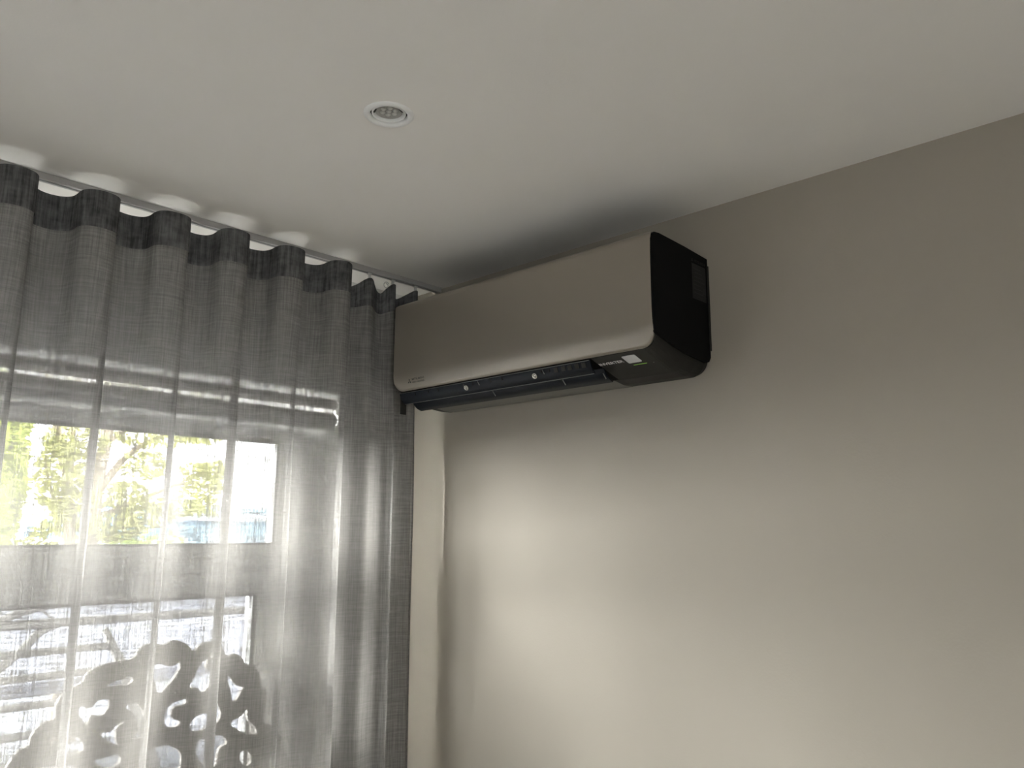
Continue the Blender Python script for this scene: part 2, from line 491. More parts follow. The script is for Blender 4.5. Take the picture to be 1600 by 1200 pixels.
# ------------------------------------------------------------------ raised blind behind the curtain
blind = tag(empty('folded_blind', (-1.6, -0.15, 1.91)), 'white folded window blind drawn up above the window, behind the curtain', 'blind')
BX0, BX1 = WX0 + 0.01, -0.2585
BY = -0.110
box('head_rail', BX0, BX1, BY - 0.022, BY + 0.004, 2.004, WZ1 - 0.001, 'pvc', blind, 0.003)
def fold(name, ztop, zbot, bulge, x1, mat):
    prof = [(BY, ztop), (BY - bulge * 0.55, ztop - 0.2 * (ztop - zbot)), (BY - bulge, ztop - 0.6 * (ztop - zbot)), (BY - bulge * 0.7, zbot + 0.1 * (ztop - zbot)), (BY - bulge * 0.2, zbot)]
    prof = catmull(prof, 4)
    verts, faces, uvs = [], [], []
    nx = 40
    for i, (y, z) in enumerate(prof):
        for k in range(nx + 1):
            x = BX0 + (x1 - BX0) * k / nx
            verts.append((x, y + 0.0010 * math.sin(7 * x + ztop * 40), z + 0.0008 * math.sin(5 * x + i)))
            uvs.append((x, z * 2))
    for i in range(len(prof) - 1):
        for k in range(nx):
            a = i * (nx + 1) + k
            faces.append((a, a + 1, a + nx + 2, a + nx + 1))
    return mesh_obj(name, verts, faces, mat, blind, True, uvs)
fold('thin_band', 2.006, 1.986, 0.004, BX1, 'blind_sheer')
fold('fold', 1.988, 1.955, 0.024, BX1 - 0.001, 'blind')
fold('thin_band', 1.957, 1.943, 0.004, BX1 - 0.003, 'blind_sheer')
fold('fold', 1.946, 1.908, 0.026, BX1 - 0.004, 'blind')
box('bottom_bar', BX0, BX1 - 0.006, BY - 0.022, BY + 0.010, 1.893, 1.911, 'pvc', blind, 0.004)

# ------------------------------------------------------------------ round air valve on the window wall
vent = tag(empty('air_valve', (-0.098, YW, 2.000)), 'round white air valve on window wall behind the curtain, near the air conditioner', 'vent')
vc = (-0.098, YW, 2.000)
lathe('base_ring', [(0.0, -0.001), (0.058, -0.001), (0.062, -0.006), (0.058, -0.014), (0.048, -0.016), (0.044, -0.009), (0.0, -0.008)], vc, 'white_plastic', vent, 48, 'Y')
lathe('valve_disc', [(0.0, -0.012), (0.020, -0.012), (0.024, -0.026), (0.038, -0.038), (0.041, -0.044), (0.036, -0.050), (0.015, -0.053), (0.0, -0.053)], vc, 'white_plastic', vent, 48, 'Y')

# ------------------------------------------------------------------ carved scrollwork panel on the sill
CARVED_OUTLINE = [(-1.0471, 1.0982), (-1.0392, 1.1178), (-1.0288, 1.1318), (-1.0109, 1.1391), (-1.0053, 1.1599), (-0.9887, 1.1789), (-0.9647, 1.1879), (-0.9636, 1.2138), (-0.951, 1.2345), (-0.9318, 1.2462), (-0.9175, 1.2526), (-0.9042, 1.2733), (-0.8781, 1.2846), (-0.8429, 1.2895), (-0.8106, 1.2926), (-0.7938, 1.3152), (-0.7666, 1.3202), (-0.7424, 1.3152), (-0.721, 1.3223), (-0.6911, 1.3125), (-0.6692, 1.2944), (-0.6494, 1.3083), (-0.6236, 1.31), (-0.5985, 1.2947), (-0.5822, 1.271), (-0.5645, 1.2765), (-0.5449, 1.2668), (-0.5326, 1.2489), (-0.5076, 1.2401), (-0.4906, 1.2169), (-0.4857, 1.1892), (-0.4726, 1.1793), (-0.471, 1.1387), (-0.4728, 1.1033), (-0.4456, 1.0854), (-0.4257, 1.0641), (-0.4146, 1.0307), (-0.392, 0.995), (-0.3727, 0.9463), (-0.3851, 0.8823), (-0.4252, 0.8482), (-0.4753, 0.835), (-0.5386, 0.8304), (-0.6179, 0.8351), (-0.6133, 0.774), (-0.81, 0.8306), (-0.8151, 0.8876), (-0.8865, 0.9212), (-0.9402, 0.953), (-0.9992, 0.989), (-1.0304, 1.0315)]
CARVED_HOLES = [
    [(-0.7759, 1.2784), (-0.7632, 1.279), (-0.746, 1.2791), (-0.7258, 1.2717), (-0.7106, 1.2749), (-0.7002, 1.2843), (-0.6964, 1.2649), (-0.7079, 1.2411), (-0.728, 1.2189), (-0.7465, 1.2072), (-0.7617, 1.2358), (-0.7745, 1.2619)],
    [(-0.6593, 1.2562), (-0.6466, 1.2718), (-0.6258, 1.2759), (-0.6315, 1.2571), (-0.6164, 1.2445), (-0.6151, 1.2271), (-0.6232, 1.2088), (-0.6407, 1.1942), (-0.6555, 1.2069), (-0.6764, 1.2119), (-0.6669, 1.2359)],
    [(-0.5746, 1.2328), (-0.5643, 1.2249), (-0.556, 1.2129), (-0.5404, 1.202), (-0.5301, 1.1984), (-0.5343, 1.1857), (-0.5574, 1.1628), (-0.5721, 1.1975), (-0.5797, 1.216)],
    [(-0.8703, 1.2416), (-0.8555, 1.2514), (-0.8358, 1.2552), (-0.8096, 1.2574), (-0.8093, 1.2401), (-0.8382, 1.2365), (-0.862, 1.2366)],
    [(-0.9236, 1.1982), (-0.9171, 1.2086), (-0.8977, 1.2037), (-0.8817, 1.2168), (-0.8551, 1.2117), (-0.8595, 1.1862), (-0.876, 1.1753), (-0.8917, 1.1798), (-0.8976, 1.1617), (-0.914, 1.1758)],
    [(-0.8701, 1.1448), (-0.85, 1.1459), (-0.8355, 1.161), (-0.8132, 1.1585), (-0.8302, 1.1464), (-0.8325, 1.1274), (-0.8289, 1.1093), (-0.8473, 1.1165), (-0.866, 1.1295)],
    [(-0.8229, 1.1904), (-0.8027, 1.202), (-0.7828, 1.1862), (-0.7686, 1.1519), (-0.7636, 1.1231), (-0.7725, 1.1147), (-0.7936, 1.1197), (-0.7915, 1.1438), (-0.8064, 1.174)],
    [(-0.7336, 1.1543), (-0.7246, 1.1774), (-0.6993, 1.1901), (-0.6745, 1.1873), (-0.6803, 1.1748), (-0.7064, 1.1684), (-0.7075, 1.1542), (-0.6862, 1.1363), (-0.6943, 1.1274), (-0.7162, 1.127), (-0.73, 1.1375)],
    [(-0.6639, 1.1389), (-0.6375, 1.1514), (-0.6095, 1.1513), (-0.5991, 1.1711), (-0.5885, 1.1566), (-0.5887, 1.1266), (-0.6113, 1.1134), (-0.6479, 1.1071), (-0.669, 1.1169)],
    [(-0.5637, 1.114), (-0.5354, 1.1311), (-0.5164, 1.1456), (-0.5121, 1.1186), (-0.5013, 1.108), (-0.4904, 1.0974), (-0.4866, 1.0791), (-0.5118, 1.077), (-0.5427, 1.0932)],
    [(-0.9763, 1.1419), (-0.9599, 1.1574), (-0.9343, 1.1548), (-0.9108, 1.1413), (-0.8995, 1.1204), (-0.9041, 1.1099), (-0.9449, 1.114), (-0.9574, 1.1311)],
    [(-0.7836, 1.0754), (-0.7641, 1.0894), (-0.7351, 1.0948), (-0.7045, 1.0904), (-0.6833, 1.0722), (-0.6768, 1.0465), (-0.6861, 1.0241), (-0.7725, 1.0418)],
    [(-0.6464, 1.0881), (-0.6145, 1.0929), (-0.5764, 1.0896), (-0.5652, 1.0671), (-0.5836, 1.0577), (-0.5872, 1.0415), (-0.5904, 1.0212), (-0.6281, 1.0287)],
    [(-0.8795, 1.0883), (-0.8569, 1.0934), (-0.8211, 1.0884), (-0.8232, 1.0676), (-0.8705, 1.0732)],
    [(-0.534, 1.0399), (-0.5147, 1.0471), (-0.4984, 1.0288), (-0.5017, 1.0035), (-0.5272, 1.0128)],
    [(-1.0059, 1.0897), (-0.9683, 1.0965), (-0.9088, 1.081), (-0.887, 1.0466), (-0.9185, 1.0276), (-0.9736, 1.0434)],
    [(-0.5738, 0.9884), (-0.5107, 0.9881), (-0.4437, 0.9743), (-0.4202, 0.9342), (-0.47, 0.9062), (-0.5462, 0.9363)],
    [(-0.852, 1.0392), (-0.8035, 1.025), (-0.7919, 0.984), (-0.8122, 0.9432), (-0.8539, 0.9757), (-0.8726, 1.0136)],
    [(-0.6662, 0.9956), (-0.6113, 0.988), (-0.5848, 0.945), (-0.6009, 0.9117), (-0.6455, 0.9022), (-0.6764, 0.9576)],
    [(-0.7572, 1.0073), (-0.7323, 1.0098), (-0.7056, 0.9961), (-0.6966, 0.9385), (-0.7237, 0.9058), (-0.7567, 0.9527)],
]

CARVED_OUTLINE = [(x, max(z, WZ0)) for x, z in CARVED_OUTLINE]
cu = bpy.data.curves.new('carved_panel', 'CURVE')
cu.dimensions = '2D'; cu.fill_mode = 'BOTH'; cu.extrude = 0.004; cu.bevel_depth = 0.004; cu.bevel_resolution = 2; cu.resolution_u = 6
for loop in [CARVED_OUTLINE] + CARVED_HOLES:
    sp = cu.splines.new('BEZIER')
    sp.bezier_points.add(len(loop) - 1)
    for bp, (x, z) in zip(sp.bezier_points, loop):
        bp.co = (x, z, 0); bp.handle_left_type = bp.handle_right_type = 'AUTO'
    sp.use_cyclic_u = True
tmp = bpy.data.objects.new('carved_tmp', cu); COL.objects.link(tmp)
dg = bpy.context.evaluated_depsgraph_get(); dg.update()
me = bpy.data.meshes.new_from_object(tmp.evaluated_get(dg)); bpy.data.objects.remove(tmp)
zmin = min(v.co.y for v in me.vertices)
for v in me.vertices: v.co = Vector((v.co.x, -0.165 - v.co.z, v.co.y - zmin + WZ0))
me.name = 'carved_panel'; me.materials.clear(); me.materials.append(M['carved'])
for p in me.polygons: p.use_smooth = False
carved = bpy.data.objects.new('carved_panel', me); COL.objects.link(carved)
tag(carved, 'pale carved scrollwork panel with heart-shaped openings on sill behind curtain', 'ornament')

# ------------------------------------------------------------------ curtain track
YT = -0.2984
track = tag(empty('curtain_track', (-2.0, YT + 0.011, H)), 'slim grey curtain track fixed to ceiling along the window wall', 'curtain track')
TX0, TX1 = -3.45, -0.016
box('rail', TX0, TX1, YT, YT + 0.022, H - 0.015, H - 0.0003, 'track', track, 0.0012)
box('end_cap', TX1 - 0.001, TX1 + 0.006, YT - 0.001, YT + 0.023, H - 0.0165, H - 0.0003, 'track', track, 0.001)
box('slot', TX0, TX1 - 0.002, YT + 0.008, YT + 0.014, H - 0.0156, H - 0.0148, 'seal', track, 0)

# ------------------------------------------------------------------ curtain
ZT = H - 0.033
PER, AMP, YC, OMB = 0.157, 0.043, -0.326, 0.0125
XC6 = -0.408                       # last regular crest
NPER = 18
plan = []                          # (x, y, dip) at the heading
plan_low = []                      # (x, y) lower down: flatter panels with a tight pinch at each fold
per_n = 40
for i in range(NPER * per_n + 1):
    s = -NPER + i / per_n
    ph = 2 * PI * s
    jit = 0.006 * math.sin(1.7 * s + 0.6) + 0.003 * math.sin(4.1 * s)
    amp = AMP * (1 + 0.07 * math.sin(2.3 * s))
    plan.append((XC6 + PER * s + OMB * math.sin(2 * ph) + jit * 0.6, YC - amp * math.cos(ph), 0.003 * (1 - math.cos(ph))))
    q = s - math.floor(s) - 0.235
    g = -q / 0.045 * math.exp(0.5 - (q / 0.045) ** 2 / 2)
    kk = 0.0100 * (1 + 0.35 * math.sin(3.3 * math.floor(s) + 1))
    plan_low.append((XC6 + PER * s + kk * g + jit, YC - 0.4 * amp * math.cos(ph) + 0.010 * math.tanh(q / 0.03) * math.exp(-(q / 0.12) ** 2)))
tail = [plan[-1], (-0.383, -0.350, 0.001), (-0.374, -0.315, 0.008), (-0.362, -0.284, 0.024), (-0.340, -0.268, 0.034), (-0.312, -0.274, 0.022),
        (-0.293, -0.289, 0.006), (-0.281, -0.296, 0.0), (-0.270, -0.294, 0.002), (-0.256, -0.284, 0.014), (-0.240, -0.274, 0.026), (-0.222, -0.270, 0.028), (-0.208, -0.279, 0.012),
        (-0.199, -0.293, 0.001), (-0.192, -0.298, 0.0), (-0.184, -0.290, 0.004), (-0.178, -0.272, 0.020), (-0.158, -0.262, 0.030), (-0.128, -0.274, 0.012),
        (-0.113, -0.292, 0.001), (-0.105, -0.296, 0.0), (-0.097, -0.286, 0.004), (-0.090, -0.268, 0.014), (-0.082, -0.262, 0.020)]
tail = catmull(tail, 6)
plan = plan[:-1] + tail
plan_low = plan_low[:-1] + [None] * len(tail)
xl0, yl0 = plan_low[len(plan) - len(tail) - 1]
for k in range(len(tail)):
    x, y, _ = tail[k]
    f = k / (len(tail) - 1)
    b = min(1.0, f / 0.12)
    calm = -0.292 + (y + 0.28) * 0.75 + 0.012 * math.sin(9 * f)
    plan_low[len(plan) - len(tail) + k] = (x, (1 - b) * yl0 + b * calm)
arc = [0.0]
for a, b_ in zip(plan[:-1], plan[1:]):
    arc.append(arc[-1] + math.hypot(b_[0] - a[0], b_[1] - a[1]))
ZB = 0.02
zrows = [ZT - d for d in (0, 0.004, 0.010, 0.02, 0.035, 0.05, 0.065, 0.08, 0.095, 0.115, 0.14, 0.17, 0.2)] + [ZT - 0.2 - (ZT - 0.2 - ZB) * k / 44 for k in range(1, 45)]
def cloth(idx, zrows, off):
    verts, faces, uvs = [], [], []
    n = len(idx)
    for z in zrows:
        d = ZT - z
        fall = max(0.0, 1 - d / 0.16) ** 1.5
        t = min(1.0, d / 1.4)
        m = min(1.0, max(0.0, (d - 0.05) / 0.55))
        m = m * m * (3 - 2 * m)
        row = []
        for i in idx:
            x, y, dip = plan[i]
            xl, yl = plan_low[i]
            sway = 0.003 * t * math.sin(3.1 * z + 9 * x) + 0.002 * t * math.sin(7.3 * z + 23 * x)
            row.append((x + (xl - x) * m + 0.004 * t * math.sin(2.2 * z + 5 * x), y + (yl - y) * m + sway, z - dip * fall))
        for k, i in enumerate(idx):
            a, b = row[max(k - 1, 0)], row[min(k + 1, n - 1)]
            tx, ty = b[0] - a[0], b[1] - a[1]
            l = math.hypot(tx, ty) or 1
            verts.append((row[k][0] + ty / l * off, row[k][1] - tx / l * off, row[k][2]))
            uvs.append((arc[i], z))
    for r in range(len(zrows) - 1):
        for i in range(n - 1):
            a = r * n + i
            faces.append((a, a + 1, a + n + 1, a + n))
    return verts, faces, uvs
ALL = list(range(len(plan)))
curtain = tag(empty('sheer_curtain', (-2.0, -0.32, ZB)), 'sheer grey linen curtain in wave folds hanging from the ceiling track', 'curtain')
v_, f_, u_ = cloth(ALL, zrows, 0.0)
mesh_obj('cloth', v_, f_, 'curtain', curtain, True, u_)
hz = [ZT + 0.0008] + [z for z in zrows if ZT - 0.08 < z < ZT] + [ZT - 0.082]
v_, f_, u_ = cloth(ALL, hz, 0.0015)
mesh_obj('heading_shade_band', v_, f_, 'heading', curtain, True, u_)  # laid on the room side, its shade is in the colour
kh = [i for i in ALL if arc[-1] - arc[i] < 0.024]
v_, f_, u_ = cloth(kh, zrows[7:], 0.0012)
mesh_obj('side_hem', v_, f_, 'curtain', curtain, True, u_)
# glides
gl = [(-0.278, 0), (-0.192, 0), (-0.105, 0)] + [(XC6 + PER * s + 0.030, 2) for s in range(-8, 1)]
for gx, kind in gl:
    bm = bmesh.new()
    gy = YT + 0.011
    add_box(bm, gx - 0.0035, gx + 0.0035, gy - 0.003, gy + 0.003, ZT - 0.004, H - 0.0158, 0.001)
    add_box(bm, gx - 0.006, gx + 0.006, gy - 0.005, gy + 0.005, H - 0.0190, H - 0.0158, 0.001)
    bm_obj('glide', bm, 'clear_plastic', curtain)
# a curled hook near the loose end
hk = []
for k in range(26):
    a = 0.6 + k * 0.30
    r = 0.011 - 0.00025 * k
    hk.append((-0.214 + r * math.cos(a), -0.285, ZT - 0.004 + r * math.sin(a)))
tube('hook', hk, 0.0014, 'clear_plastic', curtain, 8)

# ------------------------------------------------------------------ recessed downlight
dl = tag(empty('recessed_downlight', tuple(LC)), 'round white recessed downlight, switched off, in the ceiling', 'ceiling light')
lathe('trim_ring', [(0.0338, 0.004), (0.0336, 0.0005), (0.0345, -0.0025), (0.037, -0.0042), (0.041, -0.0040), (0.0445, -0.0025), (0.0462, -0.0004), (0.0462, 0.0)], LC, 'white_plastic', dl, 64)
lathe('housing', [(0.0395, 0.0), (0.0395, 0.060), (0.0, 0.061)], LC, 'dark_grey', dl, 48)
lathe('gimbal_ring', [(0.0275, 0.010), (0.0275, 0.0005), (0.0285, -0.0015), (0.0300, -0.0018), (0.0312, -0.0002), (0.0312, 0.010)], LC + Vector((0, 0, 0.0015)), 'white_plastic', dl, 64)
bulb = lathe('bulb', [(0.0245, 0.004), (0.0252, 0.0055), (0.0250, 0.014), (0.018, 0.034), (0.010, 0.048), (0.0, 0.05)], LC, 'white_plastic', dl, 48)
lathe('lens', [(0.0, 0.0062), (0.015, 0.0060), (0.0235, 0.0050), (0.0247, 0.0046)], LC, 'mid_lens', bulb, 48)
for k in range(7):
    a = 2 * PI * k / 6
    rr = 0.0 if k == 6 else 0.0125
    c = LC + Vector((rr * math.cos(a), rr * math.sin(a), 0.0058))
    lathe('led_lens', [(0.0052, 0.0), (0.0046, -0.0018), (0.0026, -0.0031), (0.0, -0.0035)], c, 'chip_lens', bulb, 16)
for a in (-1.23, 2.75):
    c = LC + Vector((0.0262 * math.cos(a), 0.0262 * math.sin(a), 0.002))
    bm = bmesh.new()
    add_box(bm, -0.0018, 0.0018, -0.006, 0.006, -0.0015, 0.0025, 0.0006)
    bmesh.ops.rotate(bm, cent=(0, 0, 0), matrix=Matrix.Rotation(a, 3, 'Z'), verts=bm.verts[:])
    bmesh.ops.translate(bm, vec=c, verts=bm.verts[:])
    bm_obj('retaining_clip', bm, 'dark_grey', dl)

# ------------------------------------------------------------------ air conditioner
AY, AZ, AW = -1.22388, 1.94980, 0.870
def A(u, y, w): return Vector((-u, AY + y, AZ + w))
ac = tag(empty('air_conditioner', (0, AY + AW / 2, AZ)), 'titanium fronted wall air conditioner with black sides and open flaps', 'air conditioner')

def sweep(name, sections, mat, smooth_angle=None):
    """sections: list of (y, [(u, w), ...]) with equal counts; closed loop, capped"""
    bm = bmesh.new()
    rings = [[bm.verts.new(A(u, y, w)) for (u, w) in pr] for (y, pr) in sections]
    n = len(rings[0])
    for a, b in zip(rings[:-1], rings[1:]):
        for k in range(n):
            bm.faces.new((a[k], a[(k + 1) % n], b[(k + 1) % n], b[k]))
    bm.faces.new(rings[0][::-1]); bm.faces.new(rings[-1])
    return bm

full = [(0.0, 0.284), (0.10, 0.287), (0.200, 0.286), (0.216, 0.281), (0.222, 0.270), (0.2235, 0.24), (0.2235, 0.12), (0.222, 0.085), (0.218, 0.055), (0.212, 0.036),
        (0.19, 0.0287), (0.155, 0.0175), (0.12, 0.0063), (0.10, 0.0015), (0.06, -0.002), (0.022, 0.0), (0.006, 0.006), (0.0, 0.018)]
def inset(pr, b, s):
    out = []
    for (u, w) in pr:
        nu, nw = u, w
        if w < 0.10: nw = w + b * min(1.0, (0.10 - w) / 0.06) * (1.0 if w < 0.045 else 0.6)
        if u > 0.19: nu = u - s
        if w > 0.27: nw = w - s
        out.append((nu, nw))
    return out
# main body: solid electronics end on the viewer's side, open air outlet, thin far end
body_root = []
secs = []
RB = 0.034
for k in range(9):
    a = PI / 2 * k / 8
    secs.append((0.0055 + RB * (1 - math.sin(PI / 2 - a) if False else 1 - math.cos(a)) * 1.0, inset(full, RB * (1 - math.sin(a)), 0)))
secs.append((0.182, full))
bm = sweep('body', secs, 'black')
secs2 = []
outlet = [(0.0, 0.284), (0.10, 0.287), (0.200, 0.286), (0.216, 0.281), (0.222, 0.270), (0.2235, 0.24), (0.2235, 0.12), (0.222, 0.085), (0.218, 0.055), (0.2165, 0.042),
          (0.206, 0.046), (0.19, 0.09), (0.14, 0.10), (0.105, 0.04), (0.098, 0.004), (0.06, -0.002), (0.022, 0.0), (0.0, 0.018)]
b2 = sweep('body', [(0.182, outlet), (0.858, outlet)], 'black'); merge(bm, b2)
b2 = sweep('body', [(0.858, full), (AW - 0.012, full), (AW - 0.004, inset(full, 0.004, 0.002)), (AW, inset(full, 0.012, 0.006))], 'black'); merge(bm, b2)
body = bm_obj('body', bm, 'black_body', ac)
# glossy end plate on the viewer's side, its outline follows the front
end = [(0.0, 0.280), (0.10, 0.286), (0.200, 0.289), (0.2195, 0.287), (0.2275, 0.281), (0.2305, 0.270), (0.2312, 0.24), (0.2312, 0.12), (0.2302, 0.085), (0.2268, 0.0668),
       (0.212, 0.062), (0.185, 0.055), (0.150, 0.046), (0.11, 0.038), (0.06, 0.033), (0.022, 0.030), (0.008, 0.034), (0.0, 0.045)]
b2 = sweep('end', [(0.0, [(u - (0.0015 if u > 0.2 else 0), w) for u, w in end]), (0.0012, end), (0.0066, end)], 'black')
bm_obj('end_plate', b2, 'black', ac)
# back plate against the wall
box('mounting_plate', -0.004, -0.0005, AY + 0.0 - 0.004, AY + AW - 0.02, AZ + 0.06, AZ + 0.262, 'dark_grey', ac, 0.001)

# front panel
def panel_u(w):
    u = 0.2316
    if w < 0.088: u -= 4.6 * (0.088 - w) ** 2
    if w > 0.277: u -= 0.014 * ((w - 0.277) / 0.0135) ** 2
    return u
RC, RT = 0.034, 0.010
ycols = []
ns = 12
for k in range(ns + 1): ycols.append(RC * (1 - math.cos(PI / 2 * k / ns)))
L_ = AW - 0.003
mid = [RC + (L_ - 2 * RC) * k / 24 for k in range(1, 24)]
ycols = ycols + mid + [L_ - y for y in ycols[::-1]]
rows = [1 - math.cos(PI / 2 * k / 8) for k in range(9)]
fr = sorted(set([0, .004, .01, .02, .032, .045] + [.045 + (1 - .045) * k / 30 for k in range(31)]))
verts, faces = [], []
for y in ycols:
    d = min(y, L_ - y)
    def arcdrop(R): return 0 if d >= R else R - math.sqrt(max(0, R * R - (R - d) ** 2))
    wt, wb = 0.2905 - arcdrop(RT), 0.0355 + arcdrop(RC)
    for f in fr:
        w = wt + (wb - wt) * f
        verts.append(A(panel_u(w) - (0.0012 if d < 0.0008 else 0), y + 0.0032, w))
nr = len(fr)
for i in range(len(ycols) - 1):
    for k in range(nr - 1):
        a = i * nr + k
        faces.append((a, a + 1, a + nr + 1, a + nr))
panel = mesh_obj('front_panel', verts, faces, 'titanium', ac, True)
sm = panel.modifiers.new('thickness', 'SOLIDIFY'); sm.thickness = 0.0065; sm.offset = -1 if False else 1
# lettering on the panel
XD, ZD = (0, -1, 0), (0, 0, 1)
def diamond(center, xd, yd, size, mat, parent, name='emblem'):
    """three rhombs meeting at a point"""
    x, y = Vector(xd), Vector(yd)
    n = x.cross(y).normalized()
    r = size * 0.5
    verts, faces = [], []
    for a in (PI / 2, PI / 2 + 2 * PI / 3, PI / 2 + 4 * PI / 3):
        d0 = (math.cos(a), math.sin(a)); d1 = (math.cos(a + PI / 6), math.sin(a + PI / 6)); d2 = (math.cos(a - PI / 6), math.sin(a - PI / 6))
        l2 = r / (2 * math.cos(PI / 6))
        b = len(verts)
        for (px, py) in ((0.03 * r * d0[0], 0.03 * r * d0[1]), (l2 * d2[0], l2 * d2[1]), (r * d0[0], r * d0[1]), (l2 * d1[0], l2 * d1[1])):
            verts.append(Vector(center) + x * px + y * py + n * 0.0004)
        faces.append((b, b + 1, b + 2, b + 3))
    return mesh_obj(name, verts, faces, mat, parent)
def P(y, w, e=0.0007): return A(panel_u(w) + e, y, w)
sl = (P(0.77, 0.070) - P(0.77, 0.056)).normalized()
diamond(P(0.8005, 0.0585), XD, sl, 0.0165, 'print_dark', panel)
text_mesh('brand_text', 'MITSUBISHI', 0.0055, P(0.789, 0.0605), XD, sl, 'print_dark', panel, 0.0003, 0.050, offset=0.012)
text_mesh('brand_text', 'HEAVY INDUSTRIES', 0.0045, P(0.789, 0.0530), XD, sl, 'print_dark', panel, 0.0003, 0.050, offset=0.012)

# lettering, receiver window and lamp under the electronics end
sn, cs = math.sin(0.3085), math.cos(0.3085)
UP = (-cs, 0, sn)
NRM = Vector((-sn, 0, -cs))
def U(y, u, e=0.0): return A(u, y, 0.036 - 0.3186 * (0.212 - u)) + NRM * e
text_mesh('inverter_text', 'INVERTER', 0.0105, U(0.180, 0.1765, 0.0006), XD, UP, 'print_white', body, 0.0004, 0.066, shear=0.0, offset=0.02)
def slab(name, y0, y1, ua, ub, mat, parent, th=0.0012, skew=0.0, r=0.003):
    pts = []
    cx, cu_ = (y0 + y1) / 2, (ua + ub) / 2
    for (sy, su) in ((1, 1), (1, -1), (-1, -1), (-1, 1)):
        for k in range(4):
            a = {(1, 1): 0, (1, -1): 3, (-1, -1): 2, (-1, 1): 1}[(sy, su)] * PI / 2 + (PI / 2) * (3 - k) / 3
            py = cx + sy * (abs(y1 - y0) / 2 - r) + r * math.cos(a)
            pu = cu_ + su * (abs(ub - ua) / 2 - r) + r * math.sin(a)
            pts.append((py + skew * (pu - cu_), pu))
    bm = bmesh.new()
    lo = [bm.verts.new(U(y, u, 0.0)) for y, u in pts]; hi = [bm.verts.new(U(y, u, th)) for y, u in pts]
    bm.faces.new(hi); bm.faces.new(lo[::-1])
    n = len(pts)
    for k in range(n): bm.faces.new((lo[k], lo[(k + 1) % n], hi[(k + 1) % n], hi[k]))
    return bm_obj(name, bm, mat, parent)
slab('receiver_window', 0.073, 0.108, 0.168, 0.199, 'sticker', body, 0.0012)
slab('status_lamp', 0.068, 0.103, 0.1572, 0.1584, 'led', body, 0.0008, r=0.0006)
slab('sensor_dot', 0.050, 0.0525, 0.1552, 0.1575, 'mid_grey', body, 0.0008, r=0.001)
bm = bmesh.new()
pr = [(0.0975, 0.0030), (0.060, -0.0028), (0.024, -0.0012), (0.024, 0.0012), (0.060, 0.0), (0.0975, 0.0050)]
merge(bm, sweep('strip', [(0.20, pr), (0.84, pr)], 'strip'))
bm_obj('underside_strip', bm, 'strip', ac)

# side label
SX, SY_ = (1, 0, 0), (0, 0, 1)
bm = bmesh.new(); add_box(bm, -0.070, -0.010, AY - 0.0004, AY + 0.0004, AZ + 0.172, AZ + 0.255); lab = bm_obj('rating_label', bm, 'label_black', ac)
lp = AY - 0.0006
diamond((-0.068, lp, AZ + 0.262), SX, SY_, 0.010, 'print_faint', lab)
text_mesh('brand_text', 'MITSUBISHI', 0.006, (-0.058, lp, AZ + 0.259), SX, SY_, 'print_faint', lab, 0.0002, 0.046)
for k in range(7):
    bm = bmesh.new(); add_box(bm, -0.064, -0.064 + 0.03 + 0.006 * ((k * 5) % 4), lp - 0.0002, lp + 0.0003, AZ + 0.243 - 0.0095 * k, AZ + 0.2455 - 0.0095 * k)
    bm_obj('label_line', bm, 'print_faint', lab)
bm = bmesh.new(); add_box(bm, -0.026, -0.014, lp - 0.0002, lp + 0.0003, AZ + 0.190, AZ + 0.205); bm_obj('label_patch', bm, 'print_faint', lab)

# flaps
def flap(prof, y0, y1, th):
    bm = bmesh.new()
    pr = catmull(prof, 5)
    fr_, bk = [], []
    for i, (u, w) in enumerate(pr):
        a, b = pr[max(i - 1, 0)], pr[min(i + 1, len(pr) - 1)]
        t = Vector((b[0] - a[0], b[1] - a[1])).normalized()
        taper = th * (0.45 + 0.55 * math.sin(PI * (i + 0.6) / (len(pr) + 0.2)))
        fr_.append((u, w)); bk.append((u - t.y * -taper if False else u + t.y * taper, w - t.x * taper))
    loop = fr_ + bk[::-1]
    ra = [bm.verts.new(A(u, y0, w)) for u, w in loop]; rb = [bm.verts.new(A(u, y1, w)) for u, w in loop]
    n = len(loop)
    for k in range(n): bm.faces.new((ra[k], ra[(k + 1) % n], rb[(k + 1) % n], rb[k]))
    bm.faces.new(ra[::-1]); bm.faces.new(rb)
    return bm_obj('flap', bm, 'black_gloss', ac)
fl1 = flap([(0.2135, 0.0330), (0.2095, 0.0215), (0.2035, 0.0115), (0.1940, 0.0050)], 0.184, 0.861, 0.0035)
fl2 = flap([(0.172, 0.0190), (0.1635, 0.0060), (0.152, -0.0035), (0.1370, -0.0085)], 0.176, 0.857, 0.0035)
# rim line along each flap
def rim(u, w, parent, y0, y1): tube('rim', [A(u, y0, w), A(u, y1, w)], 0.0009, 'mid_grey', parent, 6)
rim(0.2142, 0.0325, fl1, 0.186, 0.859)
rim(0.1945, 0.0046, fl1, 0.186, 0.859)
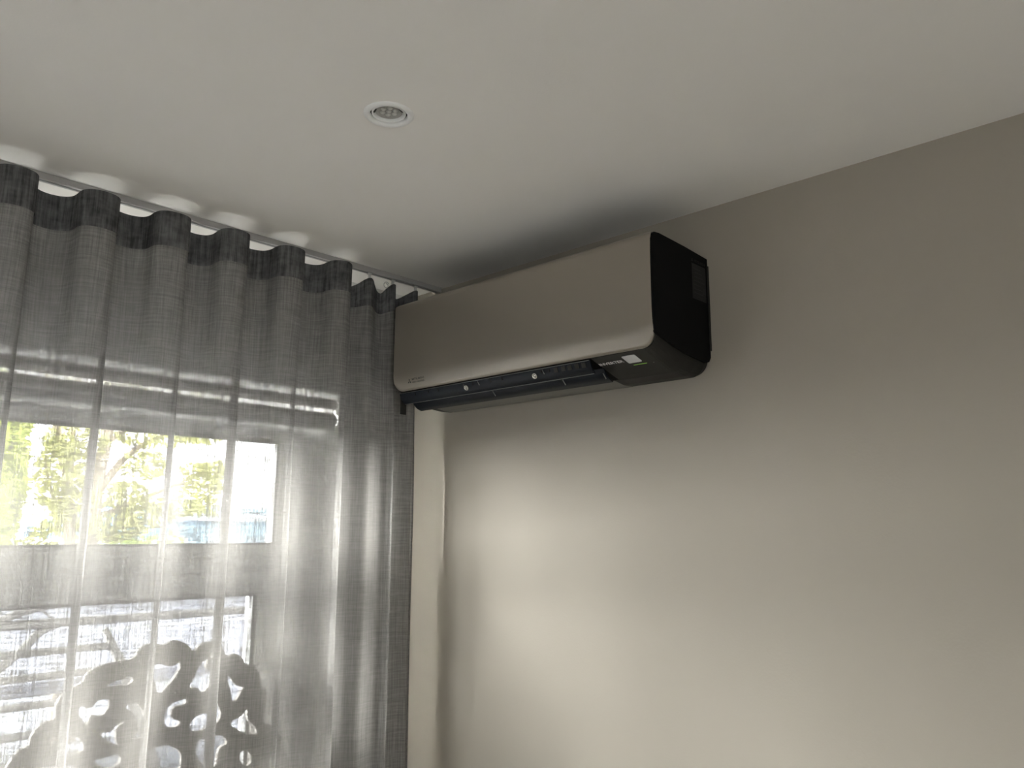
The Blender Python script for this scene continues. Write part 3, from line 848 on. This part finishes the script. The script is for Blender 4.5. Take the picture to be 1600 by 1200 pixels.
# ribs and pivots on the near flap
for k, y in enumerate([0.795, 0.74, 0.70, 0.60, 0.565, 0.50, 0.46, 0.33, 0.305]):
    tube('rib', [A(0.2128, y, 0.0290), A(0.2108, y, 0.0215)], 0.0013, 'dark_grey', fl1, 6)
for k, y in enumerate([0.285, 0.262, 0.243, 0.222, 0.202]):
    bm = bmesh.new()
    c = [A(0.2132, y - 0.006, 0.029), A(0.2132, y + 0.006, 0.029), A(0.2095, y + 0.006, 0.0185), A(0.2095, y - 0.006, 0.0185)]
    n = Vector((-0.93, 0, -0.36)) * 0.0012
    lo = [bm.verts.new(p) for p in c]; hi = [bm.verts.new(p + n) for p in c]
    bm.faces.new(hi)
    for q in range(4): bm.faces.new((lo[q], lo[(q + 1) % 4], hi[(q + 1) % 4], hi[q]))
    bm_obj('vane', bm, 'dark_grey', fl1)
for y in (0.545, 0.325):
    tube('hinge_arm', [A(0.2142, y, 0.0290), A(0.2112, y - 0.004, 0.0190)], 0.0012, 'mid_grey', fl1, 6)
for y in (0.535, 0.300, 0.180):
    tube('hinge_arm', [A(0.1690, y, 0.0080), A(0.1580, y, -0.0030)], 0.0013, 'mid_grey', fl2, 6)
for y in (0.590, 0.352):
    c = A(0.2095, y, 0.0190)
    n = Vector((-0.9, 0, -0.42)).normalized()
    q = n.to_track_quat('Z', 'Y').to_matrix().to_4x4()
    def turned(name, prof, mat, parent, c=c, q=q):
        vs_, fs = [], []
        m = 20
        for (r, h) in prof:
            for k in range(m):
                vs_.append(c + (q @ Vector((r * math.cos(2 * PI * k / m), r * math.sin(2 * PI * k / m), h))))
        for i in range(len(prof) - 1):
            for k in range(m):
                a, b = i * m + k, i * m + (k + 1) % m
                fs.append((a, b, b + m, a + m))
        return mesh_obj(name, vs_, fs, mat, parent, True)
    turned('pivot', [(0.0072, -0.001), (0.0072, 0.003), (0.0060, 0.0042), (0.0044, 0.0036), (0.0042, 0.001), (0.0024, 0.001), (0.0022, 0.004), (0.0, 0.0044)], 'chrome', fl1)
# made-up dark piece for an unidentified dark patch at the far lower corner
box('added_dark_piece', -0.206, -0.186, AY + 0.8635, AY + 0.8675, AZ - 0.024, AZ + 0.03, 'dark_grey', ac, 0.001)

# ------------------------------------------------------------------ outside
GZ = -0.5
tag(box('ground', -40, 60, 0.5, 90, -0.6, -0.5, 'paving', bevel=0), kind='structure')

cr_ = tag(empty('carport_roof', (1.5, 4.3, GZ)), 'flat pale lavender carport roof below the window, behind the railing', 'roof')
box('roof_sheet', -3.5, 6.5, 2.15, 6.3, 0.84, 0.90, 'membrane', cr_, 0.01)
for (x, y) in ((-3.3, 2.3), (6.3, 2.3), (-3.3, 6.1), (6.3, 6.1)): tube('post', [(x, y, GZ), (x, y, 0.845)], 0.05, 'steel', cr_)

rl = tag(empty('terrace_railing', (0, 2.0, -0.5)), 'grey metal terrace railing with horizontal bars outside the window', 'railing')
YR = 2.0
tube('handrail', [(-3.2, YR, 1.185), (-0.27, YR, 1.180), (3.2, YR, 1.160)], 0.021, 'steel', rl, 10)
for z in (1.062, 0.955, 0.836, 0.713, 0.595, 0.475):
    tube('bar', [(-3.2, YR, z), (-0.045 + (1.06 - z) * 0.42, YR, z - 0.006)], 0.017, 'steel', rl, 10)
tube('post', [(-0.075, YR, 1.135), (0.032, YR, 0.94), (0.22, YR, 0.45)], [0.016, 0.026, 0.03], 'steel', rl, 10)
tube('post', [(0.22, YR, 0.46), (0.22, YR, -0.5)], 0.03, 'steel', rl, 10)
tube('post', [(-3.15, YR, 1.18), (-3.15, YR, -0.5)], 0.025, 'steel', rl, 10)
tube('post', [(3.15, YR, 1.16), (3.15, YR, -0.5)], 0.025, 'steel', rl, 10)
tube('brace', catmull([(-0.66, YR, 0.90, ), (-0.496, YR, 1.006), (-0.405, YR, 1.088), (-0.345, YR, 1.150), (-0.26, YR, 1.182)], 6), 0.019, 'steel', rl, 10)
tube('brace', catmull([(-0.75, YR, 1.12), (-0.517, YR, 1.205), (-0.433, YR, 1.236), (-0.33, YR, 1.258), (-0.20, YR, 1.262)], 6), 0.018, 'steel', rl, 10)
tube('wire', [(-0.36, YR, 1.245), (-0.29, YR, 1.185)], 0.006, 'steel', rl, 6)
tube('wire', [(-0.2, YR, 1.135), (3.1, YR, 1.11)], 0.005, 'pale_white', rl, 6)

def leaves(name, clusters, mat, parent, size=(0.05, 0.09)):
    verts, faces = [], []
    for (c, r, n) in clusters:
        c = Vector(c)
        for _ in range(n):
            while True:
                d = Vector((random.uniform(-1, 1), random.uniform(-1, 1), random.uniform(-1, 1)))
                if 0.05 < d.length < 1: break
            d = d.normalized() * d.length ** 0.6
            p = c + Vector((d.x * r[0], d.y * r[1], d.z * r[2]))
            a = Vector((random.gauss(0, 1), random.gauss(0, 1), random.gauss(0, 0.6))).normalized()
            b = a.cross(Vector((random.gauss(0, 1), random.gauss(0, 1), random.gauss(0, 1)))).normalized()
            nn = a.cross(b)
            s = random.uniform(*size)
            k = len(verts)
            verts += [p - a * s, p + b * s * 0.45 + nn * s * 0.08, p + a * s, p - b * s * 0.45 + nn * s * 0.08]
            faces += [(k, k + 1, k + 2), (k, k + 2, k + 3)]
    o = mesh_obj(name, verts, faces, mat, parent)
    o['kind'] = 'stuff'
    return o

sh = tag(empty('tall_shrub', (0.35, 6.8, GZ)), 'dense bright yellow-green shrub at left edge of the upper window', 'shrub')
for dx, dy in ((0, 0), (0.18, 0.1), (-0.2, -0.08)):
    tube('stem', [(0.35 + dx * 0.4, 6.8 + dy * 0.4, GZ), (0.35 + dx, 6.8 + dy, 1.0), (0.35 + dx * 1.6, 6.8 + dy * 1.6, 2.4)], [0.04, 0.03, 0.012], 'bark', sh)
leaves('foliage', [((0.24, 6.8, 1.0), (0.62, 0.6, 1.45), 3800), ((0.22, 6.8, 2.4), (0.62, 0.5, 0.9), 3200), ((0.56, 6.7, 2.0), (0.24, 0.4, 0.7), 1000)], 'leaf_bright', sh, (0.045, 0.08))

tr = tag(empty('leaning_tree', (1.45, 7.0, GZ)), 'pale-barked tree with forked trunk and sparse spring leaves outside window', 'tree')
def limb(name, pts, rads): tube(name, catmull(pts, 4), [rads[0] + (rads[1] - rads[0]) * i / (4 * (len(pts) - 1)) for i in range(4 * (len(pts) - 1) + 1)], 'bark', tr, 8)
limb('trunk', [(1.50, 7.0, GZ), (1.52, 7.0, 0.6), (1.56, 7.0, 1.5), (1.565, 7.0, 2.0), (1.61, 7.02, 2.4), (1.66, 7.05, 2.8), (1.72, 7.1, 3.6)], (0.10, 0.05))
limb('trunk', [(1.40, 7.0, GZ), (1.38, 7.0, 0.6), (1.36, 7.0, 1.45), (1.30, 7.0, 2.0), (1.19, 7.0, 2.4), (1.10, 7.0, 2.75), (1.0, 7.0, 3.4)], (0.075, 0.03))
limb('branch', [(1.34, 7.0, 1.75), (1.30, 7.0, 2.2), (1.285, 7.0, 2.7), (1.29, 7.0, 3.3)], (0.035, 0.02))
limb('branch', [(1.58, 7.0, 1.98), (1.72, 7.0, 2.20), (1.83, 7.0, 2.36), (2.06, 7.0, 2.56), (2.40, 7.0, 2.75), (2.8, 7.0, 2.9)], (0.045, 0.012))
limb('branch', [(1.57, 7.0, 1.70), (1.9, 7.0, 1.86), (2.25, 7.0, 2.02), (2.5, 7.0, 2.12), (2.75, 7.0, 2.10), (2.95, 7.0, 2.0)], (0.03, 0.008))
limb('branch', [(2.45, 7.0, 2.11), (2.65, 7.0, 2.22), (2.95, 7.0, 2.26)], (0.012, 0.006))
limb('branch', [(1.63, 7.0, 2.5), (1.9, 7.0, 2.75), (2.3, 7.0, 2.9), (2.7, 7.0, 2.72)], (0.03, 0.008))
limb('branch', [(1.36, 7.0, 1.6), (1.15, 7.0, 1.95), (1.05, 7.0, 2.3)], (0.025, 0.008))
cl = [((1.20, 6.95, 2.15), (0.24, 0.3, 0.42), 420), ((1.30, 6.9, 2.5), (0.30, 0.3, 0.22), 260), ((1.40, 7.1, 1.85), (0.24, 0.3, 0.30), 380), ((1.75, 7.0, 1.62), (0.34, 0.3, 0.16), 420),
      ((1.85, 7.0, 1.95), (0.30, 0.3, 0.16), 200), ((2.05, 7.0, 2.3), (0.30, 0.3, 0.16), 150), ((2.1, 7.0, 2.62), (0.40, 0.3, 0.13), 210), ((2.65, 7.0, 2.68), (0.30, 0.3, 0.09), 110),
      ((2.10, 7.0, 1.75), (0.34, 0.3, 0.16), 260), ((2.45, 7.0, 1.85), (0.26, 0.3, 0.12), 120), ((2.72, 7.0, 2.10), (0.24, 0.3, 0.14), 160), ((2.88, 7.0, 2.28), (0.16, 0.2, 0.12), 130),
      ((2.62, 7.0, 2.28), (0.14, 0.2, 0.08), 60), ((2.80, 7.0, 1.86), (0.14, 0.2, 0.12), 70), ((1.5, 7, 3.2), (0.52, 0.6, 0.4), 600), ((2.3, 7, 3.2), (0.7, 0.6, 0.3), 350), ((1.12, 7.0, 1.5), (0.14, 0.3, 0.2), 120)]
leaves('foliage', cl, 'leaf_tree', tr, (0.035, 0.07))

sp = tag(empty('slender_sapling', (3.62, 6.6, GZ)), 'thin young tree at the right end of the upper window pane', 'tree')
tube('stem', [(3.72, 6.6, GZ), (3.66, 6.6, 1.2), (3.60, 6.6, 2.2), (3.62, 6.6, 3.0)], [0.035, 0.022, 0.014, 0.006], 'bark', sp)
leaves('foliage', [((3.52, 6.6, 1.50), (0.10, 0.2, 0.26), 110), ((3.58, 6.6, 2.15), (0.14, 0.2, 0.3), 70), ((3.6, 6.6, 2.7), (0.2, 0.2, 0.3), 90)], 'leaf_tree', sp, (0.03, 0.06))

hd = tag(empty('clipped_hedge', (2.9, 10.0, GZ)), 'low green hedge in front of the blue canopy outside', 'hedge')
for k in range(5): tube('stem', [(2.3 + 0.35 * k, 10, GZ), (2.3 + 0.35 * k, 10, 0.6)], 0.025, 'bark', hd)
leaves('foliage', [((2.45 + 0.32 * k, 10.0, 0.55), (0.32, 0.4, 1.05), 650) for k in range(5)], 'leaf_hedge', hd, (0.05, 0.09))

cn = tag(empty('garden_canopy', (3.45, 12.0, GZ)), 'blue canvas garden canopy with low peaked roof behind the tree', 'canopy')
cx0, cx1, cy0, cy1, ze, zp = 2.55, 4.35, 11.2, 12.8, 1.62, 1.95
vv = [(cx0, cy0, ze), (cx1, cy0, ze), (cx1, cy1, ze), (cx0, cy1, ze), ((cx0 + cx1) / 2, (cy0 + cy1) / 2, zp + 0.06),
      (cx0, cy0, ze - 0.16), (cx1, cy0, ze - 0.16), (cx1, cy1, ze - 0.16), (cx0, cy1, ze - 0.16)]
mesh_obj('roof_canvas', vv, [(0, 1, 4), (1, 2, 4), (2, 3, 4), (3, 0, 4)], 'blue_canvas', cn)
mesh_obj('valance', vv, [(0, 5, 6, 1), (1, 6, 7, 2), (2, 7, 8, 3), (3, 8, 5, 0)], 'blue_canvas', cn)
for (x, y) in ((cx0, cy0), (cx1, cy0), (cx1, cy1), (cx0, cy1)): tube('post', [(x, y, GZ), (x, y, ze)], 0.03, 'pale_white', cn)

bd = tag(empty('low_building', (7.0, 14.5, GZ)), 'long low pale blue building with upright cladding boards beyond the garden', 'building')
bx0, bx1, by = 4.6, 12.0, 13.6
box('wall', bx0, bx1, by, by + 3, GZ, 1.75, 'pale_blue', bd, 0)
box('roof', bx0 - 0.15, bx1 + 0.15, by - 0.25, by + 3.2, 1.75, 2.02, 'pale_white', bd, 0.02)
box('fascia', bx0 - 0.15, bx1 + 0.15, by - 0.30, by - 0.25, 1.93, 2.02, 'pale_blue', bd, 0.01)
k = 0
x = bx0 + 0.02
while x < bx1 - 0.2:
    w = (0.17, 0.22, 0.14)[k % 3]
    box('cladding_board', x, x + w, by - 0.03 - 0.01 * (k % 2), by, GZ, 1.45, ('pale_white', 'pale_grey', 'pale_blue')[(k * 2 + k // 3) % 3], bd, 0.004)
    x += w + 0.03; k += 1

random.seed(21)
for i, (x, y, r, h, lab_) in enumerate(((-3.5, 14, 1.9, 4.6, 'broad green tree far left of the garden, outside the window'), (0.4, 17, 2.2, 3.2, 'rounded green tree far behind the bright shrub'))):
    t = tag(empty('garden_tree', (x, y, GZ)), lab_, 'tree')
    tube('trunk', [(x, y, GZ), (x + 0.1, y, h * 0.6)], [0.16, 0.09], 'bark', t)
    leaves('foliage', [((x + random.uniform(-.6, .6) * r, y + random.uniform(-.5, .5) * r, h * 0.62 + random.uniform(-.5, .5) * r), (r * .6, r * .6, r * .5), 420) for _ in range(7)], 'leaf_hedge', t, (0.09, 0.16))
